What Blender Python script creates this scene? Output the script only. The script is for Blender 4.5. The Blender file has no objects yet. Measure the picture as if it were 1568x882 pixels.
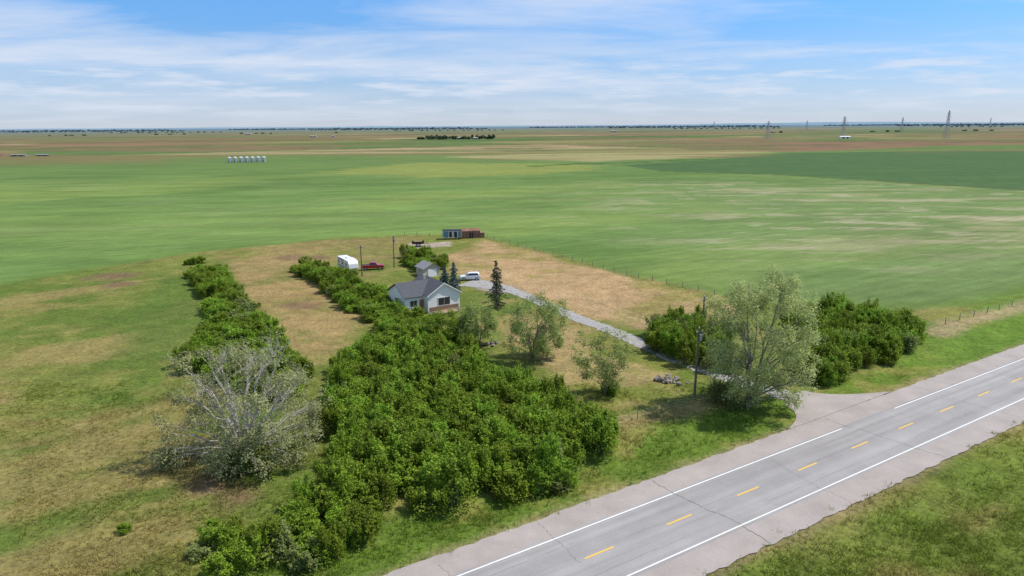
import bpy, bmesh, math, random
import numpy as np
from mathutils import Vector, Matrix
random.seed(7); rng=np.random.default_rng(7)
scene=bpy.context.scene
scene.view_settings.view_transform='Standard'
scene.view_settings.look='None'
scene.view_settings.exposure=0
COL=scene.collection

# ---------------------------------------------------------------- helpers
def lin(c): 
    c=c/255.0
    return c/12.92 if c<=0.04045 else ((c+0.055)/1.055)**2.4
def S(r,g,b,k=0.78): return np.array([lin(r)*k*1.09,lin(g)*k*.95,lin(b)*k*.93])
def W(a,s,z=0): return (a*0.8515+s*0.5243, a*0.5243-s*0.8515, z)   # a = along highway, s = across it
def sperp(x,y): return x*0.5243-y*0.8515
def salong(x,y): return x*0.8515+y*0.5243

def hash2(ix,iy,seed):
    n=(ix.astype(np.int64)*374761393+iy.astype(np.int64)*668265263+seed*144269504)&0xffffffff
    n=((n^(n>>13))*1274126177)&0xffffffff
    n=((n^(n>>15))*2246822519)&0xffffffff
    return ((n^(n>>16))&0xffff)/65535.0
def vnoise(x,y,seed=0):
    ix=np.floor(x);iy=np.floor(y);fx=x-ix;fy=y-iy
    fx=fx*fx*(3-2*fx);fy=fy*fy*(3-2*fy)
    a=hash2(ix,iy,seed);b=hash2(ix+1,iy,seed);c=hash2(ix,iy+1,seed);d=hash2(ix+1,iy+1,seed)
    return (a*(1-fx)+b*fx)*(1-fy)+(c*(1-fx)+d*fx)*fy
def fbm(x,y,seed=0,o=4):
    v=0;a=.5;t=0
    for i in range(o):
        v=v+a*vnoise(x,y,seed+i*17);t+=a;a*=.55;x=x*2.03+3.1;y=y*2.03+7.7
    return v/t
def sdf(X,Y,poly):
    P=np.array(poly,float);inside=np.zeros(X.shape,bool);dm=np.full(X.shape,1e18)
    for i in range(len(P)):
        x1,y1=P[i];x2,y2=P[(i+1)%len(P)]
        c=((y1>Y)!=(y2>Y))&(X<(x2-x1)*(Y-y1)/((y2-y1) if y2!=y1 else 1e-9)+x1)
        inside^=c
        dx,dy=x2-x1,y2-y1;t=np.clip(((X-x1)*dx+(Y-y1)*dy)/(dx*dx+dy*dy+1e-9),0,1)
        dm=np.minimum(dm,(X-x1-t*dx)**2+(Y-y1-t*dy)**2)
    d=np.sqrt(dm);return np.where(inside,d,-d)
def linedist(X,Y,pts):
    dm=np.full(X.shape,1e18)
    for (x1,y1),(x2,y2) in zip(pts[:-1],pts[1:]):
        dx,dy=x2-x1,y2-y1;t=np.clip(((X-x1)*dx+(Y-y1)*dy)/(dx*dx+dy*dy+1e-9),0,1)
        dm=np.minimum(dm,(X-x1-t*dx)**2+(Y-y1-t*dy)**2)
    return np.sqrt(dm)
def sstep(a,b,x):
    t=np.clip((x-a)/(b-a),0,1);return t*t*(3-2*t)
def inpoly(x,y,poly):
    c=False;n=len(poly)
    for i in range(n):
        x1,y1=poly[i];x2,y2=poly[(i+1)%n]
        if (y1>y)!=(y2>y) and x<(x2-x1)*(y-y1)/(y2-y1)+x1:c=not c
    return c

def link(ob,parent=None):
    COL.objects.link(ob)
    if parent: ob.parent=parent
    return ob
def empty(name,loc=(0,0,0)):
    e=bpy.data.objects.new(name,None);e.location=loc;e.empty_display_size=.5;return link(e)
def mesh_ob(name,verts,faces,mat,parent=None,loc=(0,0,0),smooth=False):
    me=bpy.data.meshes.new(name);me.from_pydata([tuple(v) for v in verts],[],faces);me.update()
    if mat: me.materials.append(mat)
    if smooth:
        for p in me.polygons:p.use_smooth=True
    ob=bpy.data.objects.new(name,me);ob.location=loc;return link(ob,parent)
def quads_mesh(name,V,mat,extra=None):
    """leaf quads; extra=(verts,quads,material) appends woody stems to the same mesh"""
    V=np.asarray(V,np.float32).reshape(-1,3);n=len(V)//4;idx=np.arange(n*4,dtype=np.int32);tot=np.full(n,4,np.int32);mi=np.zeros(n,np.int32)
    if extra:
        ev=np.array([tuple(v) for v in extra[0]],np.float32);ef=np.array(extra[1],np.int32)+len(V)
        V=np.concatenate([V,ev]);idx=np.concatenate([idx,ef.ravel()]);tot=np.full(n+len(ef),4,np.int32);mi=np.concatenate([mi,np.ones(len(ef),np.int32)])
    me=bpy.data.meshes.new(name)
    me.vertices.add(len(V));me.vertices.foreach_set('co',V.ravel())
    me.loops.add(len(idx));me.loops.foreach_set('vertex_index',idx)
    me.polygons.add(len(tot));me.polygons.foreach_set('loop_start',np.arange(0,len(idx),4,dtype=np.int32))
    me.polygons.foreach_set('loop_total',tot)
    me.materials.append(mat)
    if extra: me.materials.append(extra[2])
    me.polygons.foreach_set('material_index',mi)
    me.update();return me

# ---------------------------------------------------------------- materials
def newmat(name):
    m=bpy.data.materials.new(name);m.use_nodes=True
    nt=m.node_tree;b=nt.nodes['Principled BSDF'];return m,nt,b
def N(nt,t,**k):
    n=nt.nodes.new(t)
    for a,v in k.items():
        setattr(n,a,v)
    return n
def mat_simple(name,col,rough=.7,var=.15,scale=3.0,metal=0.0,bump=0.0,spec=.3):
    m,nt,b=newmat(name)
    tc=N(nt,'ShaderNodeTexCoord');no=N(nt,'ShaderNodeTexNoise');no.inputs['Scale'].default_value=scale;no.inputs['Detail'].default_value=5
    nt.links.new(tc.outputs['Object'],no.inputs['Vector'])
    cr=N(nt,'ShaderNodeMapRange');cr.inputs[1].default_value=.3;cr.inputs[2].default_value=.7
    cr.inputs[3].default_value=1-var;cr.inputs[4].default_value=1+var
    nt.links.new(no.outputs['Fac'],cr.inputs[0])
    mx=N(nt,'ShaderNodeVectorMath',operation='SCALE');mx.inputs[0].default_value=tuple(col)[:3]
    nt.links.new(cr.outputs[0],mx.inputs['Scale']);nt.links.new(mx.outputs[0],b.inputs['Base Color'])
    b.inputs['Roughness'].default_value=rough;b.inputs['Metallic'].default_value=metal
    b.inputs['Specular IOR Level'].default_value=spec
    if bump:
        bp=N(nt,'ShaderNodeBump');bp.inputs['Strength'].default_value=bump;bp.inputs['Distance'].default_value=.05
        nt.links.new(no.outputs['Fac'],bp.inputs['Height']);nt.links.new(bp.outputs[0],b.inputs['Normal'])
    return m
def mat_leaf(name,dark,light,transl=.3,objvar=.35):
    m=bpy.data.materials.new(name);m.use_nodes=True;nt=m.node_tree;nt.nodes.clear()
    out=N(nt,'ShaderNodeOutputMaterial');geo=N(nt,'ShaderNodeNewGeometry');oi=N(nt,'ShaderNodeObjectInfo')
    mix=N(nt,'ShaderNodeMix',data_type='RGBA')
    mix.inputs[6].default_value=(*dark,1);mix.inputs[7].default_value=(*light,1)
    nt.links.new(geo.outputs['Random Per Island'],mix.inputs[0])
    no=N(nt,'ShaderNodeTexNoise');no.inputs['Scale'].default_value=.3;no.inputs['Detail'].default_value=3
    nt.links.new(geo.outputs['Position'],no.inputs['Vector'])
    mr=N(nt,'ShaderNodeMapRange');mr.inputs[1].default_value=.35;mr.inputs[2].default_value=.65
    mr.inputs[3].default_value=1-objvar*.5;mr.inputs[4].default_value=1+objvar*.5
    nt.links.new(no.outputs['Fac'],mr.inputs[0])
    mr2=N(nt,'ShaderNodeMapRange');mr2.inputs[3].default_value=1-objvar*.5;mr2.inputs[4].default_value=1+objvar*.5
    nt.links.new(oi.outputs['Random'],mr2.inputs[0])
    mu=N(nt,'ShaderNodeMath',operation='MULTIPLY');nt.links.new(mr.outputs[0],mu.inputs[0]);nt.links.new(mr2.outputs[0],mu.inputs[1])
    sc=N(nt,'ShaderNodeVectorMath',operation='SCALE');nt.links.new(mix.outputs[2],sc.inputs[0]);nt.links.new(mu.outputs[0],sc.inputs['Scale'])
    hs=N(nt,'ShaderNodeHueSaturation');nt.links.new(sc.outputs[0],hs.inputs['Color'])
    mr3=N(nt,'ShaderNodeMapRange');mr3.inputs[3].default_value=.48;mr3.inputs[4].default_value=.508
    nt.links.new(oi.outputs['Random'],mr3.inputs[0]);nt.links.new(mr3.outputs[0],hs.inputs['Hue'])
    d=N(nt,'ShaderNodeBsdfPrincipled');d.inputs['Roughness'].default_value=.6;d.inputs['Specular IOR Level'].default_value=.12
    t=N(nt,'ShaderNodeBsdfTranslucent');nt.links.new(hs.outputs[0],d.inputs['Base Color']);nt.links.new(hs.outputs[0],t.inputs['Color'])
    ms=N(nt,'ShaderNodeMixShader');ms.inputs[0].default_value=transl
    nt.links.new(d.outputs[0],ms.inputs[1]);nt.links.new(t.outputs[0],ms.inputs[2]);nt.links.new(ms.outputs[0],out.inputs[0])
    return m

# ---------------------------------------------------------------- layout (metres)
FIELD_EDGE=[(-180,30),(-150,85),(-127,128),(-114.3,148.6),(-107.5,160.8),(-99,174.2),(-90,187.9),(-73.5,197.8),(-54.1,212.5),(-34.2,216.8),(-10.1,215.8),(11.7,182),(29.4,152.8),(41.6,135.6),(56.8,125.9),(75.4,123.5),(86.2,125.1),(104.3,134.9),(300,256),(900,625)]
CROP=FIELD_EDGE+[(900,900),(350,880),(1,905),(-461,923),(-657,895),(-1400,830),(-900,30)]
DRIVE=[(36.5,80.5),(32,86),(27,92.5),(22,101),(17,111),(11,120.5),(5,132),(1,139),(-4,145),(-10,149)]
APRON=[(31.2,71.9),(33.3,74.6),(34.2,77.3),(34.0,79.6),(37.6,83.6),(39.4,82.9),(43,82.4),(49.2,83.2)]
TAN=[(-9,210),(-2,200),(39,133),(43,125),(36,113),(27,108),(20,116),(12,122),(2,140),(-13,158),(-20,176)]
MID=[(-80,184),(-52,184),(-44,160),(-30,128),(-25,116),(-28,102),(-36,103),(-44,116),(-53,134),(-68,164)]
LAWN=[(-3,100),(2,118),(14,112),(24,98),(22,84),(14,78),(8,80),(4,90)]
PADS=[[(-31,203),(-19,205),(-18,198),(-27,195)],[(-9,152),(1,144),(3,138),(-4,139),(-9,146)]]
GREENL=[(-82,140),(-77,166),(-64,150),(-53,118),(-50,103),(-58,100),(-68,116)]
DARKR=[(95,605),(192,685),(332,846),(900,900),(1500,1100),(1500,800),(500,400),(268,340),(187,473),(112,523)]
YEL=[(-150,540),(-89,672),(10,640),(78,619),(60,540),(20,500),(-59,468)]
BAND=[(-90,800),(0,720),(80,660),(116,690),(200,740),(348,886),(200,900),(0,860)]
M_BUSH=[(-25,92),(-23,77),(-18,66),(-19,58),(-13.5,53.5),(-11,55),(-6,56.5),(-3,57),(1,57.5),(5,60.5),(6.5,64),(11,66.5),(12,70),(9,74),(6,79),(2,84),(-3,88),(-7,97),(-10,105),(-13,112),(-17,119),(-23,115),(-22,103)]
L_BUSH=[(-76,160),(-69,158),(-52,129),(-38,105),(-31,95),(-27,84),(-31,82),(-46,92),(-50,97),(-51,108),(-60,132),(-72,149)]
N_BUSH=[(-52,162),(-50,166),(-41,156),(-32,144),(-27,136),(-23.5,128),(-20,119),(-25,117),(-30,124),(-37,135),(-47,152)]
B_BUSH=[(-29,178),(-26,183),(-18,172),(-16,164),(-22,161),(-27,167)]
R1_BUSH=[(22,108),(25,112),(31,113),(35,107),(31,91),(27,90),(24,95),(21.5,101)]
R2_BUSH=[(47,113),(55,120),(64,119),(67,109),(63,101.5),(55,93.5),(47,90),(42,85.5),(39,88),(42,97),(45,105)]
S_BUSH=[(-26,50.2),(-24.5,51.5),(-22.8,50.8),(-22.9,48.6),(-25.6,48.4)]
S2_BUSH=[(-19,57),(-14,55),(-12,52.5),(-14,49.5),(-18,48),(-21,46),(-23.5,46),(-20,49.5)]

def zground(X,Y):
    X=np.asarray(X,float);Y=np.asarray(Y,float)
    s=sperp(X,Y)
    dd=linedist(X,Y,DRIVE+[(50,70)])
    keep=sstep(4,12,dd)
    und=(fbm(X*.035,Y*.035,5,3)-.5)*.7*sstep(0,10,np.maximum(s+31,-46-s))*keep
    und=und*(1-sstep(300,600,Y))
    ditch=-.55*np.exp(-((s+49.3)/2.2)**2)*keep-.55*np.exp(-((s+26.5)/2.4)**2)
    under=np.where((s>-45.6)&(s<-31.0),-.06,0)
    rough=(fbm(X*.45,Y*.45,9,3)-.5)*.24*sstep(0,3,np.maximum(s+31,-46-s))*keep*(1-sstep(200,400,Y))
    return und+ditch+under+rough
def zg(x,y): return float(zground(np.array([x]),np.array([y]))[0])

def groundcolor(X,Y):
    s=sperp(X,Y);a=salong(X,Y);R=np.hypot(X,Y)
    n1=fbm(X*.05,Y*.05,1);n2=fbm(X*.25,Y*.25,2,4);n4=fbm(X*.012,Y*.012,4)
    def mix(c,col,m): return c*(1-m[...,None])+col*m[...,None]
    # far countryside in quarter-section strips
    ca=np.floor((a+fbm(X*.0004,Y*.0004,21)*200)/820);cs=np.floor((s+fbm(X*.002,Y*.002,22)*90)/260)
    h=hash2(ca,cs,31);pal=[S(134,134,90),S(94,124,70),S(132,112,88),S(84,116,64),S(118,106,80),S(108,124,76),S(158,150,112),S(98,128,70),S(142,126,96)]
    c=np.zeros(X.shape+(3,))
    for i,p in enumerate(pal): c[(h*len(pal)).astype(int).clip(0,len(pal)-1)==i]=p
    c=mix(c,S(132,112,88),sstep(.50,.60,fbm(X*.0022,Y*.006,88))*.75)
    c=mix(c,S(84,114,60),sstep(.52,.62,fbm(X*.003,Y*.010,89))*.6)
    c=mix(c,S(66,88,54),sstep(.62,.69,fbm(X*.006,Y*.03,90))*.6)
    far=sstep(1800,6500,R);c=mix(c,S(112,132,118),far*.6);c=mix(c,S(100,130,146),sstep(5000,13000,R)*.92)  # aerial haze painted into the ground colour, paler and bluer further out
    # crop field
    e=sdf(X,Y,CROP)+(n2-.5)*2.5
    crop=S(107,142,78)*np.ones_like(c)
    crop=mix(crop,S(94,128,68),sstep(.42,.66,n4)*.9)
    crop=mix(crop,S(124,153,82),sstep(.48,.68,fbm(a*.006,s*.02,12))*.8)
    crop=mix(crop,S(98,130,74),sstep(330,620,Y)*.65)
    crop=mix(crop,S(124,154,84),np.exp(-((Y-245)/45)**2)*sstep(20,-60,X)*.45)
    rgt=sstep(0,120,X+(n1-.5)*60)*(1-sstep(330,480,Y))
    crop=mix(crop,S(120,145,94),rgt*.6)
    pale=sstep(.55,.66,fbm(X*.024,Y*.08,41,5))*(.18+.82*rgt)*sstep(12,45,e)*(1-sstep(420,560,Y))
    crop=mix(crop,S(158,164,126),pale*.6)
    hot=sstep(.60,.68,fbm(X*.05+9,Y*.18,43,5))*rgt*sstep(12,45,e);crop=mix(crop,S(180,178,152),hot*.5)
    dy=sdf(X,Y,YEL);crop=mix(crop,S(140,156,84),sstep(-18,18,dy+(n1-.5)*40)*.75)
    db=sdf(X,Y,BAND);crop=mix(crop,S(164,162,116),sstep(-10,14,db+(n4-.5)*60)*.8)
    dr=sdf(X,Y,DARKR);crop=mix(crop,S(76,110,68),sstep(-2,4,dr+(n1-.5)*8)*.92)
    slough=linedist(X,Y,[(20,600),(60,628),(120,650),(190,700)]);crop=mix(crop,S(70,100,54),sstep(9,2,slough+(n1-.5)*22)*.85)
    crop=mix(crop,S(124,116,82),sstep(640,800,Y+(n4-.5)*160)*sstep(.42,.56,fbm(X*.004,Y*.014,95))*.8)
    fl=linedist(X,Y,[(112,523),(187,473),(268,352),(330,262)]);crop=mix(crop,S(86,98,60),sstep(3.5,1,fl)*.8)
    rim=np.exp(-((e-2)/2.5)**2);crop=mix(crop,S(100,128,58),rim*.5)
    m=sstep(-1,1.2,e);cropm=m*(1-sstep(500,900,Y)*.5)
    # farm plot: olive pasture with dry patches
    plot=S(114,130,62)*np.ones_like(c)
    plot=mix(plot,S(96,122,52),sstep(.40,.58,n1))
    dry=fbm(a*.045+3,s*.10,51,5)
    plot=mix(plot,S(158,144,98),sstep(.50,.64,dry)*.62)
    plot=mix(plot,S(132,132,76),sstep(.5,.7,n2)*.45)
    plot=mix(plot,S(84,116,48),sstep(-4,5,sdf(X,Y,GREENL)+(n1-.5)*12)*.8)
    t=sstep(-3,3,sdf(X,Y,MID)+(n1-.5)*8);plot=mix(plot,S(158,142,98),t*.85*(.5+.5*sstep(.35,.6,n2)))
    t=sstep(-2,2.5,sdf(X,Y,TAN)+(n1-.5)*6);plot=mix(plot,mix(S(178,157,118)*np.ones_like(c),S(140,138,80),sstep(.46,.64,fbm(X*.09,Y*.09,61,5))*.85),t*.92)
    t=sstep(-2,2.5,sdf(X,Y,LAWN)+(n1-.5)*5);plot=mix(plot,mix(S(162,149,106)*np.ones_like(c),S(118,132,62),sstep(.42,.6,fbm(X*.12,Y*.12,62,5))),t*.85)
    north=sstep(165,190,Y)*(X<-10);plot=mix(plot,S(148,134,90),north*.6*sstep(.35,.6,n1))
    for (bx,by,br) in [(-73,168,4),(-60,181,6),(-41,130,5),(-53,181,5),(-26,58,3),(-30,60,3),(-95,158,8),(-88,150,5),(-36,139,3)]:
        d=np.hypot(X-bx,(Y-by)*1.0);plot=mix(plot,S(122,102,84),sstep(br,br*.3,d+(n2-.5)*br)*.75)
    for tr in [[(2,146),(16,126),(27,109)],[(-14,165),(-2,160),(12,138),(26,114)]]:
        d=linedist(X,Y,tr);plot=mix(plot,S(188,170,136),np.exp(-((d-.9)/.4)**2)*.55)
    for P in PADS:
        plot=mix(plot,S(170,164,154),sstep(-1,.6,sdf(X,Y,P)+(n2-.5)*2)*.9)
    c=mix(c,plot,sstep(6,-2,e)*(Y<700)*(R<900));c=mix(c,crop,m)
    # highway verge
    vg=sstep(-55.5,-51,s+(n1-.5)*5)*(s<-40)
    c=mix(c,mix(S(100,132,50)*np.ones_like(c),S(130,138,72),sstep(.5,.7,n2)),vg)
    vr=sstep(52,70,X)*sstep(-66,-58,s+(n1-.5)*4)*(s<-40)
    c=mix(c,mix(S(98,136,50)*np.ones_like(c),S(130,140,72),sstep(.52,.7,n1)),vr*.9)
    tr=linedist(X,Y,[(70,108),(78,114),(97,125),(160,165)]);c=mix(c,S(166,156,122),sstep(3.2,.8,tr+(n2-.5)*3)*.75)
    ff=linedist(X,Y,[(8,72),(16,76),(24,80)]);c=mix(c,S(156,146,104),sstep(2.5,.8,ff+(n2-.5)*3)*.5)
    c=mix(c,S(148,140,108),sstep(-46.4,-45.0,s+(n2-.5)*1.5)*(s<-40)*.6)
    # south-east side of highway
    se=(s>-38)
    sc=S(116,130,60)*np.ones_like(c);sc=mix(sc,S(100,122,50),sstep(.45,.6,n1));sc=mix(sc,S(152,146,92),sstep(.48,.66,fbm(a*.08,s*.16,71,5))*.7)
    sc=mix(sc,S(106,132,54),np.exp(-((s+28)/2.5)**2)*.7)
    sc=mix(sc,S(148,138,108),sstep(-30.4,-31.6,s+(n2-.5)*1.5)*.6)
    c=np.where(se[...,None],sc,c)
    c*=(0.90+.20*n2)[...,None]
    return c,np.clip(cropm*(~se),0,1)

# ---------------------------------------------------------------- ground sheet
def axis(lo,hi,st,end_lo,end_hi,g):
    v=list(np.arange(lo,hi+st*.5,st))
    up=[];x=v[-1];d=st
    while x<end_hi: d*=g;x+=d;up.append(x)
    dn=[];x=v[0];d=st
    while x>end_lo: d*=g;x-=d;dn.append(x)
    return np.array(dn[::-1]+v+up)
xs=axis(-125,110,.8,-45000,45000,1.022);ys=axis(40,220,.8,-400,45000,1.025)
X,Y=np.meshgrid(xs,ys);Z=zground(X,Y)
nx,ny=len(xs),len(ys)
co=np.stack([X,Y,Z],-1).reshape(-1,3).astype(np.float32)
idx=np.arange(nx*ny).reshape(ny,nx)
q=np.stack([idx[:-1,:-1],idx[:-1,1:],idx[1:,1:],idx[1:,:-1]],-1).reshape(-1,4).astype(np.int32)
me=bpy.data.meshes.new('ground')
me.vertices.add(len(co));me.vertices.foreach_set('co',co.ravel())
me.loops.add(q.size);me.loops.foreach_set('vertex_index',q.ravel())
me.polygons.add(len(q));me.polygons.foreach_set('loop_start',np.arange(0,q.size,4,dtype=np.int32));me.polygons.foreach_set('loop_total',np.full(len(q),4,np.int32))
me.polygons.foreach_set('use_smooth',np.ones(len(q),bool))
me.update()
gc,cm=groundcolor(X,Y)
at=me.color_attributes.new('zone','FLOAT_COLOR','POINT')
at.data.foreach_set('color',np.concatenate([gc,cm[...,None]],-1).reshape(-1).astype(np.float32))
m,nt,b=newmat('grassland')
an=N(nt,'ShaderNodeAttribute',attribute_name='zone');geo=N(nt,'ShaderNodeNewGeometry')
def noise(scale,detail=4,vec=None,rough=.6):
    n=N(nt,'ShaderNodeTexNoise');n.inputs['Scale'].default_value=scale;n.inputs['Detail'].default_value=detail;n.inputs['Roughness'].default_value=rough
    nt.links.new(vec or geo.outputs['Position'],n.inputs['Vector']);return n.outputs['Fac']
def mr(v,a,b_,c,d):
    n=N(nt,'ShaderNodeMapRange');n.inputs[1].default_value=a;n.inputs[2].default_value=b_;n.inputs[3].default_value=c;n.inputs[4].default_value=d
    nt.links.new(v,n.inputs[0]);return n.outputs[0]
def mul(a,b_,op='MULTIPLY'):
    n=N(nt,'ShaderNodeMath',operation=op)
    for i,v in enumerate((a,b_)):
        if isinstance(v,(int,float)): n.inputs[i].default_value=v
        else: nt.links.new(v,n.inputs[i])
    return n.outputs[0]
mp=N(nt,'ShaderNodeMapping',vector_type='TEXTURE');mp.inputs['Rotation'].default_value=(0,0,math.radians(31.6));mp.inputs['Scale'].default_value=(14,1.2,1)
nt.links.new(geo.outputs['Position'],mp.inputs['Vector'])
nf=noise(1.7,6,rough=.78);nm=noise(.35,5);nl=noise(.06,4);row=noise(.55,4,mp.outputs[0]);mp2=N(nt,'ShaderNodeMapping',vector_type='TEXTURE')
mp2.inputs['Rotation'].default_value=(0,0,math.radians(2));mp2.inputs['Scale'].default_value=(90,14,1);nt.links.new(geo.outputs['Position'],mp2.inputs['Vector'])
band=noise(1.0,4,mp2.outputs[0])
f=mul(mr(nf,.27,.73,.42,1.58),mr(nm,.3,.7,.78,1.22));f=mul(f,mr(nl,.3,.7,.9,1.1))
cropf=mul(mul(mr(row,.3,.7,.85,1.15),mr(nm,.3,.7,.94,1.06)),mul(mr(nf,.25,.75,.76,1.24),mr(band,.3,.7,.84,1.16)))
mxf=N(nt,'ShaderNodeMix',data_type='FLOAT');nt.links.new(an.outputs['Alpha'],mxf.inputs[0]);nt.links.new(f,mxf.inputs[2]);nt.links.new(cropf,mxf.inputs[3])
sc=N(nt,'ShaderNodeVectorMath',operation='SCALE');nt.links.new(an.outputs['Color'],sc.inputs[0]);nt.links.new(mxf.outputs[0],sc.inputs['Scale'])
fl=N(nt,'ShaderNodeMix',data_type='RGBA');nt.links.new(sc.outputs[0],fl.inputs[6]);fl.inputs[7].default_value=(.36,.32,.19,1)
ff=mul(mr(noise(4.5,4,rough=.7),.55,.70,0,.5),mul(1.0,an.outputs['Alpha'],'SUBTRACT'));nt.links.new(ff,fl.inputs[0])
nt.links.new(fl.outputs[2],b.inputs['Base Color']);b.inputs['Roughness'].default_value=.95;b.inputs['Specular IOR Level'].default_value=.05
bp=N(nt,'ShaderNodeBump');bp.inputs['Strength'].default_value=.65;bp.inputs['Distance'].default_value=.22
nt.links.new(mul(nf,mr(an.outputs['Alpha'],0,1,1,.4)),bp.inputs['Height']);nt.links.new(bp.outputs[0],b.inputs['Normal'])
me.materials.append(m)
ground=bpy.data.objects.new('ground',me);link(ground)

# ---------------------------------------------------------------- highway
m,nt,b=newmat('worn_asphalt');geo=N(nt,'ShaderNodeNewGeometry')
mp=N(nt,'ShaderNodeMapping',vector_type='TEXTURE');mp.inputs['Rotation'].default_value=(0,0,math.radians(31.6));mp.inputs['Scale'].default_value=(40,1.3,1)
nt.links.new(geo.outputs['Position'],mp.inputs['Vector'])
wear=noise(1.0,3,mp.outputs[0]);gr=noise(9,6,rough=.8);pt=noise(.25,4)
base=N(nt,'ShaderNodeMix',data_type='RGBA');base.inputs[6].default_value=(.26,.245,.24,1);base.inputs[7].default_value=(.36,.34,.33,1)
nt.links.new(mr(wear,.3,.7,0,1),base.inputs[0])
sc=N(nt,'ShaderNodeVectorMath',operation='SCALE');nt.links.new(base.outputs[2],sc.inputs[0]);nt.links.new(mul(mr(gr,.3,.7,.86,1.14),mr(pt,.3,.7,.92,1.08)),sc.inputs['Scale'])
nt.links.new(sc.outputs[0],b.inputs['Base Color']);b.inputs['Roughness'].default_value=.85;b.inputs['Specular IOR Level'].default_value=.2
ASPH=m
m,nt,b=newmat('shoulder_asphalt');geo=N(nt,'ShaderNodeNewGeometry')
gr=noise(7,6,rough=.8);pt=noise(.3,4)
sc=N(nt,'ShaderNodeVectorMath',operation='SCALE');sc.inputs[0].default_value=(.345,.30,.275);nt.links.new(mul(mr(gr,.3,.7,.83,1.17),mr(pt,.3,.7,.88,1.12)),sc.inputs['Scale'])
nt.links.new(sc.outputs[0],b.inputs['Base Color']);b.inputs['Roughness'].default_value=.9;SHOULD=m
def paint(name,col,worn=.45):
    m,nt_,b=newmat(name)
    global nt,geo
    nt=nt_;geo=N(nt,'ShaderNodeNewGeometry')
    mx=N(nt,'ShaderNodeMix',data_type='RGBA');mx.inputs[6].default_value=(*col,1);mx.inputs[7].default_value=(.32,.3,.28,1)
    nt.links.new(mr(noise(5,6,rough=.8),.5,.64,.05,worn),mx.inputs[0]);nt.links.new(mx.outputs[2],b.inputs['Base Color']);b.inputs['Roughness'].default_value=.7
    return m
PW=paint('white_road_paint',(.78,.78,.76));PY=paint('yellow_road_paint',(.76,.46,.04),.5)
hw=empty('highway')
def strip(name,s0,s1,z,mat,a0=-900,a1=3500,step=8,jit0=0,jit1=0):
    V=[];F=[];a=a0;sp=[]
    while a<a1:
        sp.append(a); a+= step if -60<a<400 else max(step,60)
    sp.append(a1)
    for i,a in enumerate(sp):
        V+= [W(a,s0+random.uniform(-jit0,jit0),z),W(a,s1+random.uniform(-jit1,jit1),z)]
        if i: F.append((2*i-1,2*i+1,2*i,2*i-2))
    return mesh_ob(name,V,F,mat,hw)
strip('roadbed',-45.0,-31.6,.02,SHOULD,step=.7,jit0=.14,jit1=.14)
strip('travel_lanes',-42.15,-34.45,.026,ASPH,step=10)
strip('edge_line_north_a',-41.88,-41.74,.032,PW,a0=-900,a1=70,step=10)
strip('edge_line_north_b',-41.88,-41.74,.032,PW,a0=80.7,a1=3500,step=10)
strip('edge_line_south',-34.86,-34.72,.032,PW,step=10)
V=[];F=[]
for i in range(-60,260):      # centre dashes: 3 m on, 6 m off
    a=30.3+i*9.0
    n=len(V);V+=[W(a,-38.39,.032),W(a+3,-38.39,.032),W(a+3,-38.21,.032),W(a,-38.21,.032)];F.append((n+3,n+2,n+1,n))
mesh_ob('centre_dashes',V,F,PY,hw)
CR=mat_simple('crack_sealant',(.16,.15,.145),.8,.3,2)
def crack(a,s0,s1,w=.05,sl=0):
    V=[];F=[];n=60;off=0
    for i in range(n+1):
        t=i/n;off+=random.uniform(-.11,.11);ww=w*random.uniform(.15,1.3)
        s=s0+(s1-s0)*t;aa=a+off+sl*t
        V+=[W(aa-ww,s,.037),W(aa+ww,s,.037)]
        if i:F.append((2*i-2,2*i-1,2*i+1,2*i))
    mesh_ob('sealed_crack',V,F,CR,hw)
for a,s0,s1,w,sl in [(43.5,-44.8,-31.8,.04,1.2),(71,-44.6,-31.8,.025,.8),(30,-44.8,-38,.015,.3),(57,-41.5,-31.9,.015,-.6),(90,-44.8,-32,.018,.8),(104,-44.8,-36,.015,.5),(20,-44,-32,.015,.5),(125,-44.8,-32,.015,.5)]: crack(a,s0,s1,w,sl)
for s0 in (-38.7,-36.2,-40.4):
    V=[];F=[];off=0
    for i in range(260):
        a=8+i*.5;off=off*.97+random.uniform(-.05,.05);w_=.01*random.uniform(.2,1.4)*(1 if math.sin(i*.13+s0)>-.2 else .05)
        V+=[W(a,s0+off-w_,.038),W(a,s0+off+w_,.038)]
        if i:F.append((2*i-1,2*i+1,2*i,2*i-2))
    mesh_ob('hairline_crack',V,F,CR,hw)

GRAV=mat_simple('driveway_gravel',(.31,.295,.28),.95,.25,1.3,bump=.4)
def smooth_path(P,n=8):
    out=[];P=[Vector((p[0],p[1],0)) for p in P]
    for i in range(len(P)-1):
        p0=P[max(i-1,0)];p1=P[i];p2=P[i+1];p3=P[min(i+2,len(P)-1)]
        for k in range(n):
            t=k/n;out.append(.5*((2*p1)+(p2-p0)*t+(2*p0-5*p1+4*p2-p3)*t*t+(3*p1-p0-3*p2+p3)*t**3))
    out.append(P[-1]);return out
path=smooth_path(DRIVE,16);V=[];F=[]
dw=empty('driveway')
for i,p in enumerate(path):
    t=(path[min(i+1,len(path)-1)]-path[max(i-1,0)]).normalized();nn=Vector((-t.y,t.x,0))
    w=1.55 if i<len(path)-34 else 1.55+ (i-len(path)+34)*.07
    a=p+nn*(w+random.uniform(-.3,.3));c=p-nn*(w+random.uniform(-.3,.3))
    V+=[(a.x,a.y,.045),(p.x,p.y,.07),(c.x,c.y,.045)]
    if i:
        k=3*i;F+=[(k-3,k-2,k+1,k),(k-2,k-1,k+2,k+1)]
mesh_ob('lane',V,F,GRAV,dw)
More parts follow.
